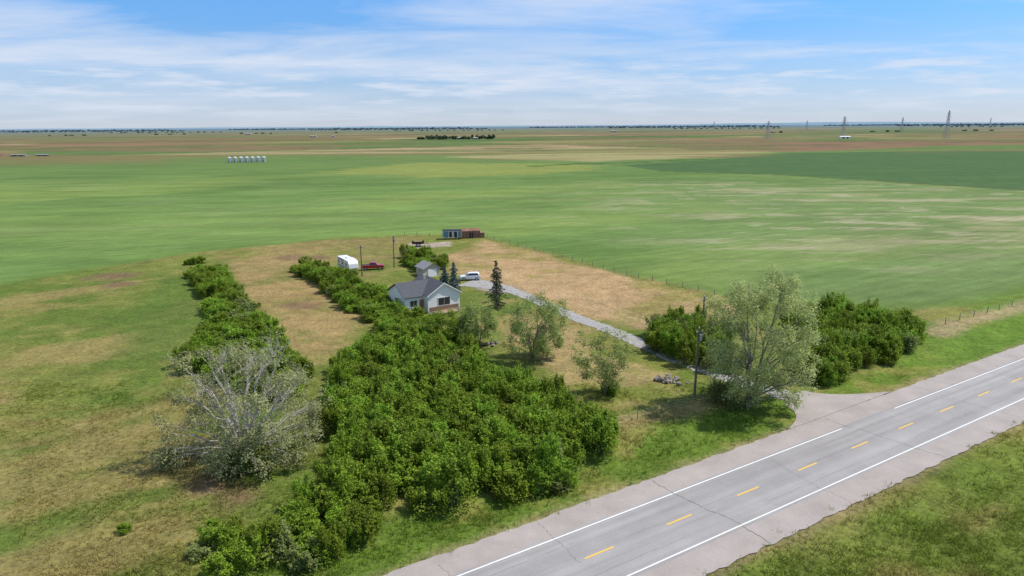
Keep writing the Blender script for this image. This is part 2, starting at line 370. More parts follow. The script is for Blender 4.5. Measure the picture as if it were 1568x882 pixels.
ap=smooth_path(APRON,8);mesh_ob('apron',[(p.x,p.y,.058) for i,p in enumerate(ap)],[tuple(range(len(ap)))],SHOULD,dw)

# ---------------------------------------------------------------- vegetation
def leaf_quads(P,size,up=.4,aspect=1.0,seed=0):
    r=np.random.default_rng(seed);n=len(P)
    nrm=r.normal(size=(n,3));nrm[:,2]=np.abs(nrm[:,2])+up;nrm/=np.linalg.norm(nrm,axis=1)[:,None]
    t=r.normal(size=(n,3));t-=nrm*np.sum(t*nrm,1)[:,None];t/=np.linalg.norm(t,axis=1)[:,None]
    bb=np.cross(nrm,t);s=size*r.uniform(.6,1.35,n)[:,None]
    a=t*s*aspect;b_=bb*s*.62
    return np.stack([P-a,P+b_,P+a,P-b_],1).reshape(-1,3)   # diamond leaves
BUSHL=mat_leaf('shrub_leaves',(.10,.18,.014),(.27,.40,.04),.33,.42)
BUSHG=mat_leaf('willow_leaves',(.15,.20,.055),(.31,.37,.12),.32,.3)
BARK=mat_simple('bark',(.21,.185,.15),.9,.35,4,bump=.5)
PALEB=mat_simple('pale_dead_wood',(.44,.41,.35),.85,.3,3,bump=.3)
TWIG=mat_simple('twigs',(.16,.125,.095),.9,.3,3)

def tube(V,F,pts,rads,sides=5):
    base=len(V);prev=None
    for i,(p,r) in enumerate(zip(pts,rads)):
        t=(pts[min(i+1,len(pts)-1)]-pts[max(i-1,0)])
        if t.length<1e-6:t=Vector((0,0,1))
        t.normalize();u=t.orthogonal() if prev is None else (prev-t*prev.dot(t))
        if u.length<1e-4:u=t.orthogonal()
        u.normalize();prev=u;v=t.cross(u)
        for k in range(sides):
            an=2*math.pi*k/sides;V.append(p+(u*math.cos(an)+v*math.sin(an))*r)
        if i:
            o=base+(i-1)*sides
            for k in range(sides):F.append((o+k,o+(k+1)%sides,o+sides+(k+1)%sides,o+sides+k))
def bez(a,b_,c,n):
    return [a*(1-t)**2+b_*2*t*(1-t)+c*t*t for t in [i/n for i in range(n+1)]]

def make_shrub_proto(seed,H=3.4,Rr=1.7,n=3900,mat=BUSHL,size=.094):
    r=np.random.default_rng(seed);rd=random.Random(seed)
    P=[];V=[];F=[]
    nb=19
    for i in range(nb):
        an=rd.uniform(0,6.28);q_=math.sqrt(rd.random())*Rr*.85
        h=H*(1-.25*(q_/Rr)**2)*rd.uniform(.45,1.0)
        c=np.array([math.cos(an)*q_,math.sin(an)*q_,h-.35]);br=rd.uniform(.26,.58)
        k=int(n*.72/nb);d=r.normal(size=(k,3));d/=np.linalg.norm(d,axis=1)[:,None]
        rad=br*r.uniform(.4,1.15,k)**.7
        P.append(c+d*rad[:,None]*np.array([1,1,1.4]))
        tip=Vector(c);tube(V,F,bez(Vector((c[0]*.2,c[1]*.2,0)),Vector((c[0]*.5,c[1]*.5,h*.6)),tip,3),[.035,.028,.02,.01],3)
        for j in range(3):
            e=tip+Vector((rd.uniform(-.45,.45),rd.uniform(-.45,.45),rd.uniform(.5,1.15)))
            kk=22;t=r.random(kk)[:,None];P.append(np.array(tip)*(1-t)+np.array(e)*t+r.normal(size=(kk,3))*.075)
    k=int(n*.22);an=r.uniform(0,6.28,k);q_=np.sqrt(r.random(k))*Rr;P.append(np.stack([np.cos(an)*q_,np.sin(an)*q_,r.uniform(.1,H*.55,k)],1))
    P=np.concatenate(P);return quads_mesh('shrub',leaf_quads(P,size,.55,1.15,seed),mat,(V,F,TWIG))
PROT=[make_shrub_proto(100+i,H=3.0+.3*i) for i in range(6)]
PROTG=[make_shrub_proto(200+i,H=3.2,mat=BUSHG,n=3300) for i in range(3)]
def thicket(name,poly,spacing,hs,seed,gray=.08,rs=1.0,hfun=None):
    root=empty(name,(sum(p[0] for p in poly)/len(poly),sum(p[1] for p in poly)/len(poly),0))
    o=root.location;rd=random.Random(seed)
    x0=min(p[0] for p in poly);x1=max(p[0] for p in poly);y0=min(p[1] for p in poly);y1=max(p[1] for p in poly)
    y=y0
    while y<=y1:
        x=x0
        while x<=x1:
            px=x+rd.uniform(-.5,.5)*spacing;py=y+rd.uniform(-.5,.5)*spacing
            if inpoly(px,py,poly) and rd.random()<.95:
                me=(rd.choice(PROTG) if rd.random()<gray else rd.choice(PROT))
                s=hs*rd.uniform(.62,1.22)
                if hfun:s*=hfun(px,py)
                sx=rs*rd.uniform(.75,1.2)
                ob=bpy.data.objects.new('shrub',me)
                ob.location=(px-o.x,py-o.y,zg(px,py)-.05);ob.rotation_euler=(0,0,rd.uniform(0,6.28));ob.scale=(sx,sx,s);link(ob,root)
            x+=spacing
        y+=spacing
    return root
thicket('shrub_thicket',M_BUSH,1.98,.98,1,.07,1.05,hfun=lambda x,y:1.0 if y<100 else .72)
thicket('shrub_hedge',L_BUSH,2.1,.76,2,.14,1.08)
thicket('shrub_hedge',N_BUSH,2.1,.8,3,.05,1.06,hfun=lambda x,y:1.0 if y>130 else .8)
thicket('shrub_cluster',B_BUSH,2.1,.75,4,.05,1.05)
thicket('shrub_cluster',R1_BUSH,1.98,1.0,5,.35,1.05)
thicket('shrub_thicket',R2_BUSH,1.98,.97,6,.04,1.05)
thicket('roadside_shrub',S_BUSH,1.2,.58,7,.1,.85)
thicket('roadside_shrub',S2_BUSH,1.55,.74,8,.12,.9)
thicket('small_shrub',[(-84,173),(-82,176),(-80,174),(-82,172)],1.5,.55,9,.1,.8)
thicket('small_shrub',[(-34.5,52),(-33.6,53),(-33,52)],.8,.2,10,.1,.35)
thicket('small_shrub',[(11,82.4),(12.5,83.8),(13.5,82.4)],1.0,.4,11,.1,.5)
thicket('small_shrub',[(-25.5,62.6),(-30,63.5),(-31,67),(-25,68),(-22,66)],1.5,.7,12,.9,.8)
thicket('small_shrub',[(-36.5,64.5),(-35.6,65.5),(-35,64)],.9,.4,13,.9,.5)
thicket('small_shrub',[(25.5,79.5),(26,82),(29,81),(28,78)],1.4,.75,14,1.0,.8)

def make_tree(name,base,H,crown_c,crown_r,nblob,leafmat,barkmat,seed,stems=3,cl=12,lpc=42,lsize=.13,blobr=1.5,
              trunk_r=.28,bare=0.0,low=.18,cr=.42,spread=.5,twigs=3,zs=.75,lf=.2,egg=0.0,tw0=.013):
    rd=random.Random(seed);r=np.random.default_rng(seed);V=[];F=[];P=[]
    bz=zg(*base);C=Vector(crown_c);RR=Vector(crown_r)
    st=[]
    for i in range(stems):
        an=6.28*i/stems+rd.uniform(-.4,.4);sp=spread*rd.uniform(.5,1.25) if stems>1 else .1
        top=Vector((C.x*.8+math.cos(an)*RR.x*sp,C.y*.8+math.sin(an)*RR.y*sp,H*rd.uniform(.62,.9)))
        b0=Vector((math.cos(an)*trunk_r*.9,math.sin(an)*trunk_r*.9,-.2)) if stems>1 else Vector((0,0,-.2))
        mid=Vector((b0.x+top.x*rd.uniform(.05,.45),b0.y+top.y*rd.uniform(.05,.45),H*.4))
        pts=bez(b0,mid,top,9)
        for k in range(2,9): pts[k]=pts[k]+Vector((rd.uniform(-.25,.25),rd.uniform(-.25,.25),rd.uniform(-.1,.1)))
        rads=[trunk_r*(1.35 if k==0 else 1)*(1-k/9*.9) for k in range(10)]
        tube(V,F,pts,rads,7);st.append((pts,rads))
    blobs=[];tries=0
    while len(blobs)<nblob and tries<6000:
        tries+=1
        d=Vector((rd.gauss(0,1),rd.gauss(0,1),rd.gauss(0,1))).normalized()*rd.uniform(.3,1.1)**.5
        wob=(1+.18*math.sin(3*math.atan2(d.y,d.x)+seed)+.13*math.sin(5*d.z+seed))*(1-egg*d.z)
        c=Vector((C.x+d.x*RR.x*wob,C.y+d.y*RR.y*wob,C.z+d.z*RR.z))
        if c.z<H*low:continue
        br=blobr*rd.uniform(.6,1.3)
        if all((c-o[0]).length>(br+o[1])*.62 for o in blobs):blobs.append((c,br))
    for c,br in blobs:
        pts,rads=min(st,key=lambda s:min((p-c).length for p in s[0][3:]))
        zt=c.z-Vector((c.x,c.y,0)).length*rd.uniform(.35,.8);k=min(range(1,9),key=lambda k:abs(pts[k].z-zt))
        a=pts[k];L=(c-a).length
        midp=(a+c)/2+Vector((rd.uniform(-.15,.15)*L,rd.uniform(-.15,.15)*L,rd.uniform(-.05,.18)*L))
        lp=bez(a,midp,c,6)
        for j in range(1,6):lp[j]=lp[j]+Vector((rd.uniform(-.06,.06),rd.uniform(-.06,.06),rd.uniform(-.06,.06)))*L*.6
        r0=min(rads[k]*.7,.022+L*.015);tube(V,F,lp,[r0*(1-j/6*.8) for j in range(7)],5)
        isb=rd.random()<bare*(1.5 if c.z>C.z-.5 else .3)
        for j in range(cl):
            d=Vector((rd.gauss(0,1),rd.gauss(0,1),rd.gauss(0,1))).normalized()*br*rd.uniform(.45,1.15)
            if isb: d=d*1.1+Vector((0,0,.3))
            e=c+d;s0=lp[rd.randint(3,6)]
            tw=bez(s0,(s0+e)/2+Vector((rd.uniform(-.25,.25),rd.uniform(-.25,.25),rd.uniform(0,.35))),e,4)
            tube(V,F,tw,[max(r0*.22,tw0*(1.6 if isb else 1))*(1-q_/4*.75) for q_ in range(5)],3)
            if isb:
                for q_ in range(twigs):
                    s1=tw[rd.randint(1,4)];e1=s1+Vector((rd.uniform(-.6,.6),rd.uniform(-.6,.6),rd.uniform(-.1,.8)))
                    tube(V,F,[s1,(s1+e1)/2+Vector((rd.uniform(-.1,.1),0,.05)),e1],[.014,.011,.006],3)
                nl=int(lpc*lf)
            else: nl=int(lpc*rd.uniform(.6,1.3))
            P.append(np.array(e)+r.normal(size=(nl,3))*np.array([cr,cr,cr*zs]))
    root=empty(name,(base[0],base[1],bz))
    mesh_ob('trunk_and_limbs',V,F,barkmat,root,smooth=True)
    me=quads_mesh('crown',leaf_quads(np.concatenate(P),lsize,.4,1.2,seed),leafmat);o=bpy.data.objects.new('crown',me);link(o,root)
    return root
COTT=mat_leaf('cottonwood_leaves',(.28,.34,.10),(.54,.58,.26),.38,.18)
ASPEN=mat_leaf('young_poplar_leaves',(.17,.25,.055),(.38,.46,.15),.38,.22)
GREY=mat_leaf('silver_leaves',(.24,.29,.11),(.46,.49,.24),.36,.22)
make_tree('cottonwood_tree',(29.2,79),17.0,(1.2,.5,8.9),(6.0,5.4,7.9),70,COTT,BARK,11,stems=7,cl=11,lpc=54,lsize=.105,blobr=1.3,trunk_r=.2,cr=.36,low=.05,spread=.45,zs=1.0,egg=.22)
make_tree('half_dead_tree',(-28,66),14.6,(.2,.3,6.2),(7.6,6.3,6.7),78,GREY,PALEB,23,stems=8,cl=11,lpc=52,lsize=.1,blobr=1.3,trunk_r=.23,bare=.52,cr=.36,low=.04,spread=.55,twigs=2,lf=.2,egg=.15,tw0=.015)
make_tree('poplar_tree',(3,97),10.2,(.2,0,5.5),(4.9,4.2,4.5),42,ASPEN,BARK,31,stems=6,cl=9,lpc=44,lsize=.105,blobr=1.0,trunk_r=.13,cr=.36,low=.14,spread=.6)
make_tree('poplar_tree',(12,83),8.8,(0,0,4.9),(3.4,3.0,3.7),24,ASPEN,BARK,37,stems=6,cl=8,lpc=42,lsize=.1,blobr=.85,trunk_r=.09,cr=.32,low=.2,spread=.6)
make_tree('poplar_tree',(-5.5,104),6.8,(0,0,3.8),(3.0,2.6,2.8),24,ASPEN,BARK,41,stems=4,cl=9,lpc=50,lsize=.105,blobr=.95,trunk_r=.12,cr=.34,low=.1)
make_tree('poplar_tree',(-10.5,104),5.4,(0,0,3.0),(2.8,2.4,2.3),20,BUSHL,BARK,43,stems=4,cl=9,lpc=52,lsize=.105,blobr=.9,trunk_r=.1,cr=.34,low=.1)

def spruce(name,base,H,Rr,seed,mat):
    rd=random.Random(seed);r=np.random.default_rng(seed);V=[];F=[];Q=[]
    tube(V,F,[Vector((0,0,-.1)),Vector((.05,0,H*.5)),Vector((0,0,H))],[H*.022,H*.014,.01],6)
    z=H*.07
    while z<H*.985:
        t=z/H;L=Rr*(1-t)**.75*rd.uniform(.6,1.25)+.08;nb=6 if t<.7 else 4;a0=rd.uniform(0,6.28)
        for k in range(nb):
            an=a0+6.28*k/nb+rd.uniform(-.4,.4);l=L*rd.uniform(.45,1.2)
            d=Vector((math.cos(an),math.sin(an),0));s0=Vector((0,0,z));e=s0+d*l+Vector((0,0,-l*.28+rd.uniform(-.1,.1)))
            tube(V,F,[s0,(s0+e)/2+Vector((0,0,.05)),e],[.025,.018,.008],3)
            nn=int(14+60*l/Rr);tt=r.random(nn)**.7
            pts=np.array(s0)[None]*(1-tt[:,None])+np.array(e)[None]*tt[:,None]
            side=np.array([-math.sin(an),math.cos(an),0]);pts+=side[None]*(r.normal(size=nn)*.14*(1.3-tt)*l)[:,None]
            pts[:,2]-=np.abs(r.normal(size=nn))*.09;Q.append(pts)
        z+=H*.04*rd.uniform(.8,1.3)
    root=empty(name,(base[0],base[1],zg(*base)));mesh_ob('trunk_and_limbs',V,F,BARK,root)
    me=quads_mesh('needles',leaf_quads(np.concatenate(Q),.1,.1,1.6,seed),mat);link(bpy.data.objects.new('needles',me),root)
SPR=mat_leaf('spruce_needles',(.05,.07,.035),(.12,.14,.07),.1,.2);BSP=mat_leaf('blue_spruce_needles',(.11,.15,.13),(.23,.28,.25),.1,.2)
spruce('spruce_tree',(-3,127),9.4,2.5,5,SPR);spruce('blue_spruce_tree',(-12.3,141),6.4,1.9,6,BSP)
spruce('blue_spruce_tree',(-14.7,146),4.4,1.4,8,BSP)

# rough grass tufts (one mass, instanced)
GRM=bpy.data.materials.new('grass_blades');GRM.use_nodes=True;nt=GRM.node_tree;nt.nodes.clear()
oi=N(nt,'ShaderNodeObjectInfo');geo=N(nt,'ShaderNodeNewGeometry');sc=N(nt,'ShaderNodeVectorMath',operation='SCALE');out=N(nt,'ShaderNodeOutputMaterial')
nt.links.new(oi.outputs['Color'],sc.inputs[0]);nt.links.new(mr(geo.outputs['Random Per Island'],0,1,1.0,2.3),sc.inputs['Scale'])
d_=N(nt,'ShaderNodeBsdfDiffuse');t_=N(nt,'ShaderNodeBsdfTranslucent');ms=N(nt,'ShaderNodeMixShader');ms.inputs[0].default_value=.4
nt.links.new(sc.outputs[0],d_.inputs[0]);nt.links.new(sc.outputs[0],t_.inputs[0]);nt.links.new(d_.outputs[0],ms.inputs[1]);nt.links.new(t_.outputs[0],ms.inputs[2]);nt.links.new(ms.outputs[0],out.inputs[0])
def grass_proto(seed,n=110,R_=1.5,h=.22):
    r=np.random.default_rng(seed);c=r.uniform(-R_,R_,(n//6,2));P=np.repeat(c,6,0)+r.normal(size=(n//6*6,2))*.09
    k=len(P);an=r.uniform(0,6.28,k);hh=h*r.uniform(.5,1.4,k);w=.03;le=r.normal(size=(k,2))*hh[:,None]*.9
    dx=np.cos(an)*w;dy=np.sin(an)*w;z=np.zeros(k)
    a=np.stack([P[:,0]-dx,P[:,1]-dy,z-.03],1);b_=np.stack([P[:,0]+dx,P[:,1]+dy,z-.03],1)
    c1=np.stack([P[:,0]+le[:,0]+dx*.4,P[:,1]+le[:,1]+dy*.4,hh],1);d=np.stack([P[:,0]+le[:,0]-dx*.4,P[:,1]+le[:,1]-dy*.4,hh],1)
    return quads_mesh('grass_blades',np.stack([a,b_,c1,d],1).reshape(-1,3),GRM)
GP=[grass_proto(i) for i in range(4)]
groot=empty('rough_grass')
rd=random.Random(77);pts=[]
for i in range(1500):
    y=44+(rd.random()**1.6)*45;x=rd.uniform(-.8,.85)*y;s=sperp(x,y)
    if -46.3<s<-30.6:continue
    if inpoly(x,y,M_BUSH) or inpoly(x,y,R2_BUSH):continue
    pts.append((x,y,s))
PX=np.array([p[0] for p in pts]);PY_=np.array([p[1] for p in pts]);dd=linedist(PX,PY_,DRIVE+[(48,76)]);cc,_=groundcolor(PX,PY_);zz=zground(PX,PY_);fe=sdf(PX,PY_,CROP)
for i,(x,y,s) in enumerate(pts):
    if dd[i]<4.5 or fe[i]>0: continue
    ob=bpy.data.objects.new('tuft',GP[i%4]);ob.location=(x,y,zz[i]);ob.rotation_euler=(0,0,rd.uniform(0,6.28))
    verge=(-56<s<-45) or s>-31;k=rd.uniform(.6,1.2)*(1.3 if verge else .9);ob.scale=(1,1,k)
    ob.color=(*[float(v) for v in cc[i]],1);link(ob,groot)

# ---------------------------------------------------------------- building helpers
def box(V,F,x0,x1,y0,y1,z0,z1):
    n=len(V);V+=[(x0,y0,z0),(x1,y0,z0),(x1,y1,z0),(x0,y1,z0),(x0,y0,z1),(x1,y0,z1),(x1,y1,z1),(x0,y1,z1)]
    F+=[(n,n+3,n+2,n+1),(n+4,n+5,n+6,n+7),(n,n+1,n+5,n+4),(n+1,n+2,n+6,n+5),(n+2,n+3,n+7,n+6),(n+3,n,n+4,n+7)]
def boxes(name,L,mat,parent,bevel=0):
    V=[];F=[]
    for b_ in L:box(V,F,*b_)
    o=mesh_ob(name,V,F,mat,parent)
    if bevel:
        md=o.modifiers.new('b','BEVEL');md.width=bevel;md.segments=2
    return o
def poly_prism(V,F,prof,y0,y1,axis='y'):
    n=len(V);k=len(prof)
    for yy in (y0,y1):
        for a,z in prof: V.append((a,yy,z) if axis=='y' else (yy,a,z))
    F.append(tuple(range(n,n+k)));F.append(tuple(range(n+2*k-1,n+k-1,-1)))
    for i in range(k):F.append((n+i,n+k+i,n+k+(i+1)%k,n+(i+1)%k))
WHITE=mat_simple('white_siding',(.80,.79,.77),.6,.04,2);ROOF=mat_simple('dark_shingles',(.085,.09,.102),.85,.3,6,bump=.3)
GLASS=mat_simple('window_glass',(.03,.035,.04),.1,.2,1,spec=.6);TRIM=mat_simple('white_trim',(.82,.82,.81),.5,.03)
BRN=mat_simple('brown_cladding',(.27,.16,.10),.8,.2,3);CONC=mat_simple('concrete',(.42,.40,.37),.9,.15,2);BEIGE=mat_simple('beige_siding',(.50,.43,.36),.7,.08,2)
DARK=mat_simple('dark_metal',(.03,.03,.032),.5,.2,3,.3);RUST=mat_simple('rusty_steel',(.24,.12,.085),.8,.45,1.5);TEAL=mat_simple('teal_panel',(.10,.22,.24),.6,.2,2)
TYRE=mat_simple('tyre_rubber',(.02,.02,.02),.8,.1);SILV=mat_simple('galvanized_steel',(.50,.52,.54),.4,.12,1.5,.6);WOOD=mat_simple('weathered_pole_wood',(.17,.135,.10),.9,.25,3);DECK=mat_simple('deck_wood',(.36,.25,.16),.85,.25,4)
POST=mat_simple('weathered_fence_post',(.24,.215,.18),.9,.25,3)
YAW=math.atan2(0.5243,0.8515)   # building x axis runs along the highway, local -y faces it
def gable_roof(V,F,x0,x1,y0,y1,ze,zr,along,t=.16,ov=.35):
    if along=='y':
        xm=(x0+x1)/2;dz=(zr-ze)/((x1-x0)/2)*ov
        for (xa,xb) in ((x0-ov,xm),(x1+ov,xm)):
            poly_prism(V,F,[(xa,ze-dz),(xb,zr),(xb,zr+t),(xa,ze-dz+t)],y0-ov,y1+ov,'y')
    else:
        ym=(y0+y1)/2;dz=(zr-ze)/((y1-y0)/2)*ov
        for (ya,yb) in ((y0-ov,ym),(y1+ov,ym)):
            poly_prism(V,F,[(ya,ze-dz),(yb,zr),(yb,zr+t),(ya,ze-dz+t)],x0-ov,x1+ov,'x')
def window(parent,x,y,z,w,h,face):
    if face=='-y':
        boxes('window_frame',[(x-w/2-.1,x+w/2+.1,y-.06,y,z-h/2-.1,z+h/2+.1)],TRIM,parent)
        boxes('window',[(x-w/2,x-.03,y-.075,y-.061,z-h/2,z+h/2),(x+.03,x+w/2,y-.075,y-.061,z-h/2,z+h/2)],GLASS,parent)
    else:
        boxes('window_frame',[(x-.06,x,y-w/2-.1,y+w/2+.1,z-h/2-.1,z+h/2+.1)],TRIM,parent)
        boxes('window',[(x-.075,x-.061,y-w/2,y-.03,z-h/2,z+h/2),(x-.075,x-.061,y+.03,y+w/2,z-h/2,z+h/2)],GLASS,parent)
hs=empty('white_house',(-15.6,122.6,0));hs.rotation_euler=(0,0,YAW)
V=[];F=[];w=6.6
poly_prism(V,F,[(0,.5),(w,.5),(w,3.5),(w/2,5.5),(0,3.5)],0,9.5,'y');mesh_ob('walls',V,F,WHITE,hs)
V=[];F=[];poly_prism(V,F,[(1.6,.5),(9.4,.5),(9.4,3.3),(5.5,5.2),(1.6,3.3)],-3.9,-.003,'x');mesh_ob('wing_walls',V,F,WHITE,hs)
boxes('foundation',[(-.03,w+.03,-.03,9.53,-.3,.497),(-3.93,-.05,1.57,9.43,-.3,.497)],CONC,hs)
V=[];F=[];gable_roof(V,F,0,w,0,9.5,3.5,5.5,'y');mesh_ob('roof',V,F,ROOF,hs)
V=[];F=[];gable_roof(V,F,-3.9,2.6,1.6,9.4,3.3,5.2,'x');mesh_ob('wing_roof',V,F,ROOF,hs)
boxes('fascia',[(-.39,-.36,-.34,9.84,3.1,3.3),(w+.36,w+.39,-.34,9.84,3.1,3.3)],TRIM,hs)
V=[];F=[];poly_prism(V,F,[(-.38,3.22),(w/2,5.46),(w+.38,3.22),(w+.38,3.42),(w/2,5.68),(-.38,3.42)],-.40,-.355,'y');mesh_ob('barge_boards',V,F,TRIM,hs)
window(hs,3.3,0,2.1,2.4,1.4,'-y');window(hs,-2.2,1.6,2.0,1.4,1.1,'-y');window(hs,-3.9,5.6,2.0,1.2,1.0,'-x')
boxes('brick_skirt',[(.3,w-.3,-.05,-.01,.5,1.2)],BRN,hs)
boxes('door',[(-1.0,-.15,1.53,1.595,.5,2.55)],BRN,hs)
boxes('deck',[(1.0,5.2,-2.2,-.06,.25,.38),(1.0,1.1,-2.2,-2.1,-.1,1.1),(5.1,5.2,-2.2,-2.1,-.1,1.1),(1.0,5.2,-2.18,-2.12,1.1,1.18)],DECK,hs)
boxes('chimney',[(2.2,2.7,6.5,7.0,4.6,6.1)],CONC,hs)
boxes('roof_vent',[(4.0,4.25,3,3.25,4.85,5.35)],DARK,hs)
gr_=empty('garage',(-20.2,154,0));gr_.rotation_euler=(0,0,YAW)
V=[];F=[];poly_prism(V,F,[(0,-.1),(4.0,-.1),(4.0,2.0),(2.0,3.1),(0,2.0)],0,4.6,'y');mesh_ob('walls',V,F,BEIGE,gr_)
V=[];F=[];gable_roof(V,F,0,4.0,0,4.6,2.0,3.1,'y',ov=.3);mesh_ob('roof',V,F,mat_simple('grey_shingles',(.24,.24,.25),.85,.25,6),gr_)
boxes('garage_door',[(.9,3.1,-.06,-.01,0,1.85)],TRIM,gr_);window(gr_,0,2.5,1.3,.8,.6,'-x')

# ---------------------------------------------------------------- vehicles
def wheels(parent,L,y,r=.34,wd=.24):
    V=[];F=[];V2=[];F2=[]
    for x in L:
        for yy in (-y,y):
            tube(V,F,[Vector((x,yy-wd/2,r)),Vector((x,yy-wd/2,r)),Vector((x,yy+wd/2,r)),Vector((x,yy+wd/2,r))],[.01,r,r,.01],18)
            tube(V2,F2,[Vector((x,yy-wd/2-.01,r)),Vector((x,yy-wd/2-.01,r)),Vector((x,yy+wd/2+.01,r)),Vector((x,yy+wd/2+.01,r))],[.005,r*.6,r*.6,.005],12)
    mesh_ob('tyres',V,F,TYRE,parent);mesh_ob('wheel_rims',V2,F2,SILV,parent)
def car(name,loc,yaw,col,kind):
    root=empty(name,(loc[0],loc[1],zg(*loc)+.05));root.rotation_euler=(0,0,yaw)
    pm=mat_simple(name+'_paint',col,.25,.03,1,spec=.6)
    hw_=.92
    if kind=='suv':
        body=[(-2.3,.35),(-1.85,.3),(1.9,.3),(2.3,.4),(2.33,.75),(2.2,.95),(1.15,1.08),(-2.2,1.12),(-2.35,.8)]
        cab=[(-2.15,1.1),(1.15,1.06),(.45,1.62),(-.1,1.72),(-1.75,1.70),(-2.05,1.5)]
    else:
        body=[(-2.8,.5),(-2.4,.42),(2.3,.42),(2.75,.5),(2.78,.9),(2.65,1.08),(1.45,1.18),(-.85,1.2),(-.9,1.18),(-2.78,1.18)]
        cab=[(-.85,1.18),(1.5,1.16),(.85,1.75),(.2,1.85),(-.6,1.84),(-.8,1.7)]
    def prism(nm,prof,w0,mat,bev=.06,inset=0):
        V=[];F=[];poly_prism(V,F,prof,-w0,w0,'y')
        if inset:
            zb=min(p[1] for p in prof);zt=max(p[1] for p in prof)
            V=[(x,y*(1-inset*(z-zb)/(zt-zb)),z) for x,y,z in V]
        o=mesh_ob(nm,V,F,mat,root);md=o.modifiers.new('b','BEVEL');md.width=bev;md.segments=3;return o
    prism('body',body,hw_,pm,.09);prism('cabin',cab,hw_-.06,pm,.06,.16)
    cx=sum(p[0] for p in cab)/len(cab)
    gl=[(cx+(x-cx)*.93,1.15+(z-1.1)*.78) for x,z in cab];prism('side_windows',gl,hw_-.045,GLASS,.02,.13)
    xf=1.0 if kind=='suv' else 1.33
    xt=.5 if kind=='suv' else .9
    V=[(xf+.05,-.72,1.17),(xf+.05,.72,1.17),(xt+.07,.62,1.58),(xt+.07,-.62,1.58)];mesh_ob('windscreen',V,[(0,1,2,3)],GLASS,root)
    fx=max(p[0] for p in body);rx=min(p[0] for p in body)
    boxes('headlights',[(fx-.05,fx+.015,-.85,-.55,.7,.86),(fx-.05,fx+.015,.55,.85,.7,.86)],TRIM,root)
    boxes('tail_lights',[(rx-.015,rx+.05,-.88,-.68,.75,1.0),(rx-.015,rx+.05,.68,.88,.75,1.0)],mat_simple('tail_lamp',(.4,.02,.02),.3),root)
    boxes('bumpers_and_grille',[(fx-.02,fx+.04,-.8,.8,.38,.55),(fx-.02,fx+.02,-.5,.5,.62,.85),(rx-.05,rx+.02,-.8,.8,.4,.55)],DARK,root)
    boxes('mirrors',[(.9,1.05,-1.08,-.93,1.1,1.25),(.9,1.05,.93,1.08,1.1,1.25)],pm,root)
    if kind=='truck':
        boxes('bed_liner',[(-2.68,-1.0,-.78,.78,1.183,1.2)],DARK,root);wheels(root,(-1.75,1.8),.84,.4)
    else: wheels(root,(-1.45,1.45),.82,.36)
    return root
car('red_pickup_truck',(-34,163.5),YAW-.35,(.36,.015,.025),'truck')
car('white_suv',(-9.5,151.5),YAW+math.pi-.45,(.74,.74,.74),'suv')
rv=empty('travel_trailer',(-40,163.2,zg(-40,163)));rv.rotation_euler=(0,0,math.atan2(-.8515,.5243))
CREAM=mat_simple('trailer_skin',(.78,.78,.77),.35,.04,1,spec=.5)
V=[];F=[];poly_prism(V,F,[(-4.4,.5),(3.9,.5),(4.5,1.2),(4.4,2.3),(3.8,3.0),(-4.1,3.05),(-4.45,2.8)],-1.22,1.22,'y')
o=mesh_ob('body',V,F,CREAM,rv);md=o.modifiers.new('b','BEVEL');md.width=.1;md.segments=3
STR=mat_simple('blue_grey_stripe',(.12,.16,.25),.4)
for sy in (-1,1):
    y=1.226*sy
    boxes('side_windows',[(-3.4,-2.4,min(y,y+.02*sy),max(y,y+.02*sy),1.6,2.3),(-.8,.6,min(y,y+.02*sy),max(y,y+.02*sy),1.6,2.35),(2.2,3.1,min(y,y+.02*sy),max(y,y+.02*sy),1.65,2.3)],GLASS,rv)
    boxes('stripe',[(-4.1,4.0,min(y,y+.01*sy),max(y,y+.01*sy),.95,1.2)],STR,rv)
boxes('door',[(1.1,1.8,-1.245,-1.226,.6,2.5)],TRIM,rv);boxes('awning',[(-2.6,1.0,-1.42,-1.25,2.7,2.88)],DARK,rv,.03)
boxes('roof_air_conditioner',[(-.5,.5,-.4,.4,3.06,3.35),(-2.9,-2.4,-.3,.2,3.06,3.2),(2,2.4,-.2,.2,3.06,3.18)],TRIM,rv,.06)
boxes('hitch',[(4.2,5.6,-.06,.06,.45,.55),(5.5,5.62,-.05,.05,0,.8)],DARK,rv);wheels(rv,(-.9,-.1),1.05,.36)
boxes('slide_out',[(-2.2,.9,1.25,1.95,.9,2.7)],CREAM,rv,.04)
ct=empty('storage_trailer',(-18.5,210,0));ct.rotation_euler=(0,0,.12)
boxes('body',[(-2.9,2.9,-1.25,1.25,.6,2.7)],mat_simple('faded_white_panel',(.5,.5,.5),.6,.12),ct,.03)
boxes('roof',[(-3.0,3.0,-1.35,1.35,2.71,2.85)],DARK,ct);boxes('side_panels',[(-2.7,-1.2,-1.29,-1.255,.75,2.5),(1.9,2.7,-1.29,-1.255,.75,2.5)],TEAL,ct)
boxes('door_opening',[(-.9,-.1,-1.285,-1.255,.7,2.4),(.6,1.5,-1.285,-1.255,.7,2.4)],DARK,ct);wheels(ct,(-1.6,1.6),1.0,.35)
sh=empty('rusty_shed',(-13,212.5,0));sh.rotation_euler=(0,0,.2)
V=[];F=[];poly_prism(V,F,[(-1.6,0),(1.6,0),(1.6,2.1),(0,2.9),(-1.6,2.3)],-2.9,2.9,'x');mesh_ob('walls',V,F,RUST,sh)
boxes('plank_ribs',[(x,x+.14,-1.68,-1.61,0,2.1) for x in np.arange(-2.8,2.7,.7)],BRN,sh)
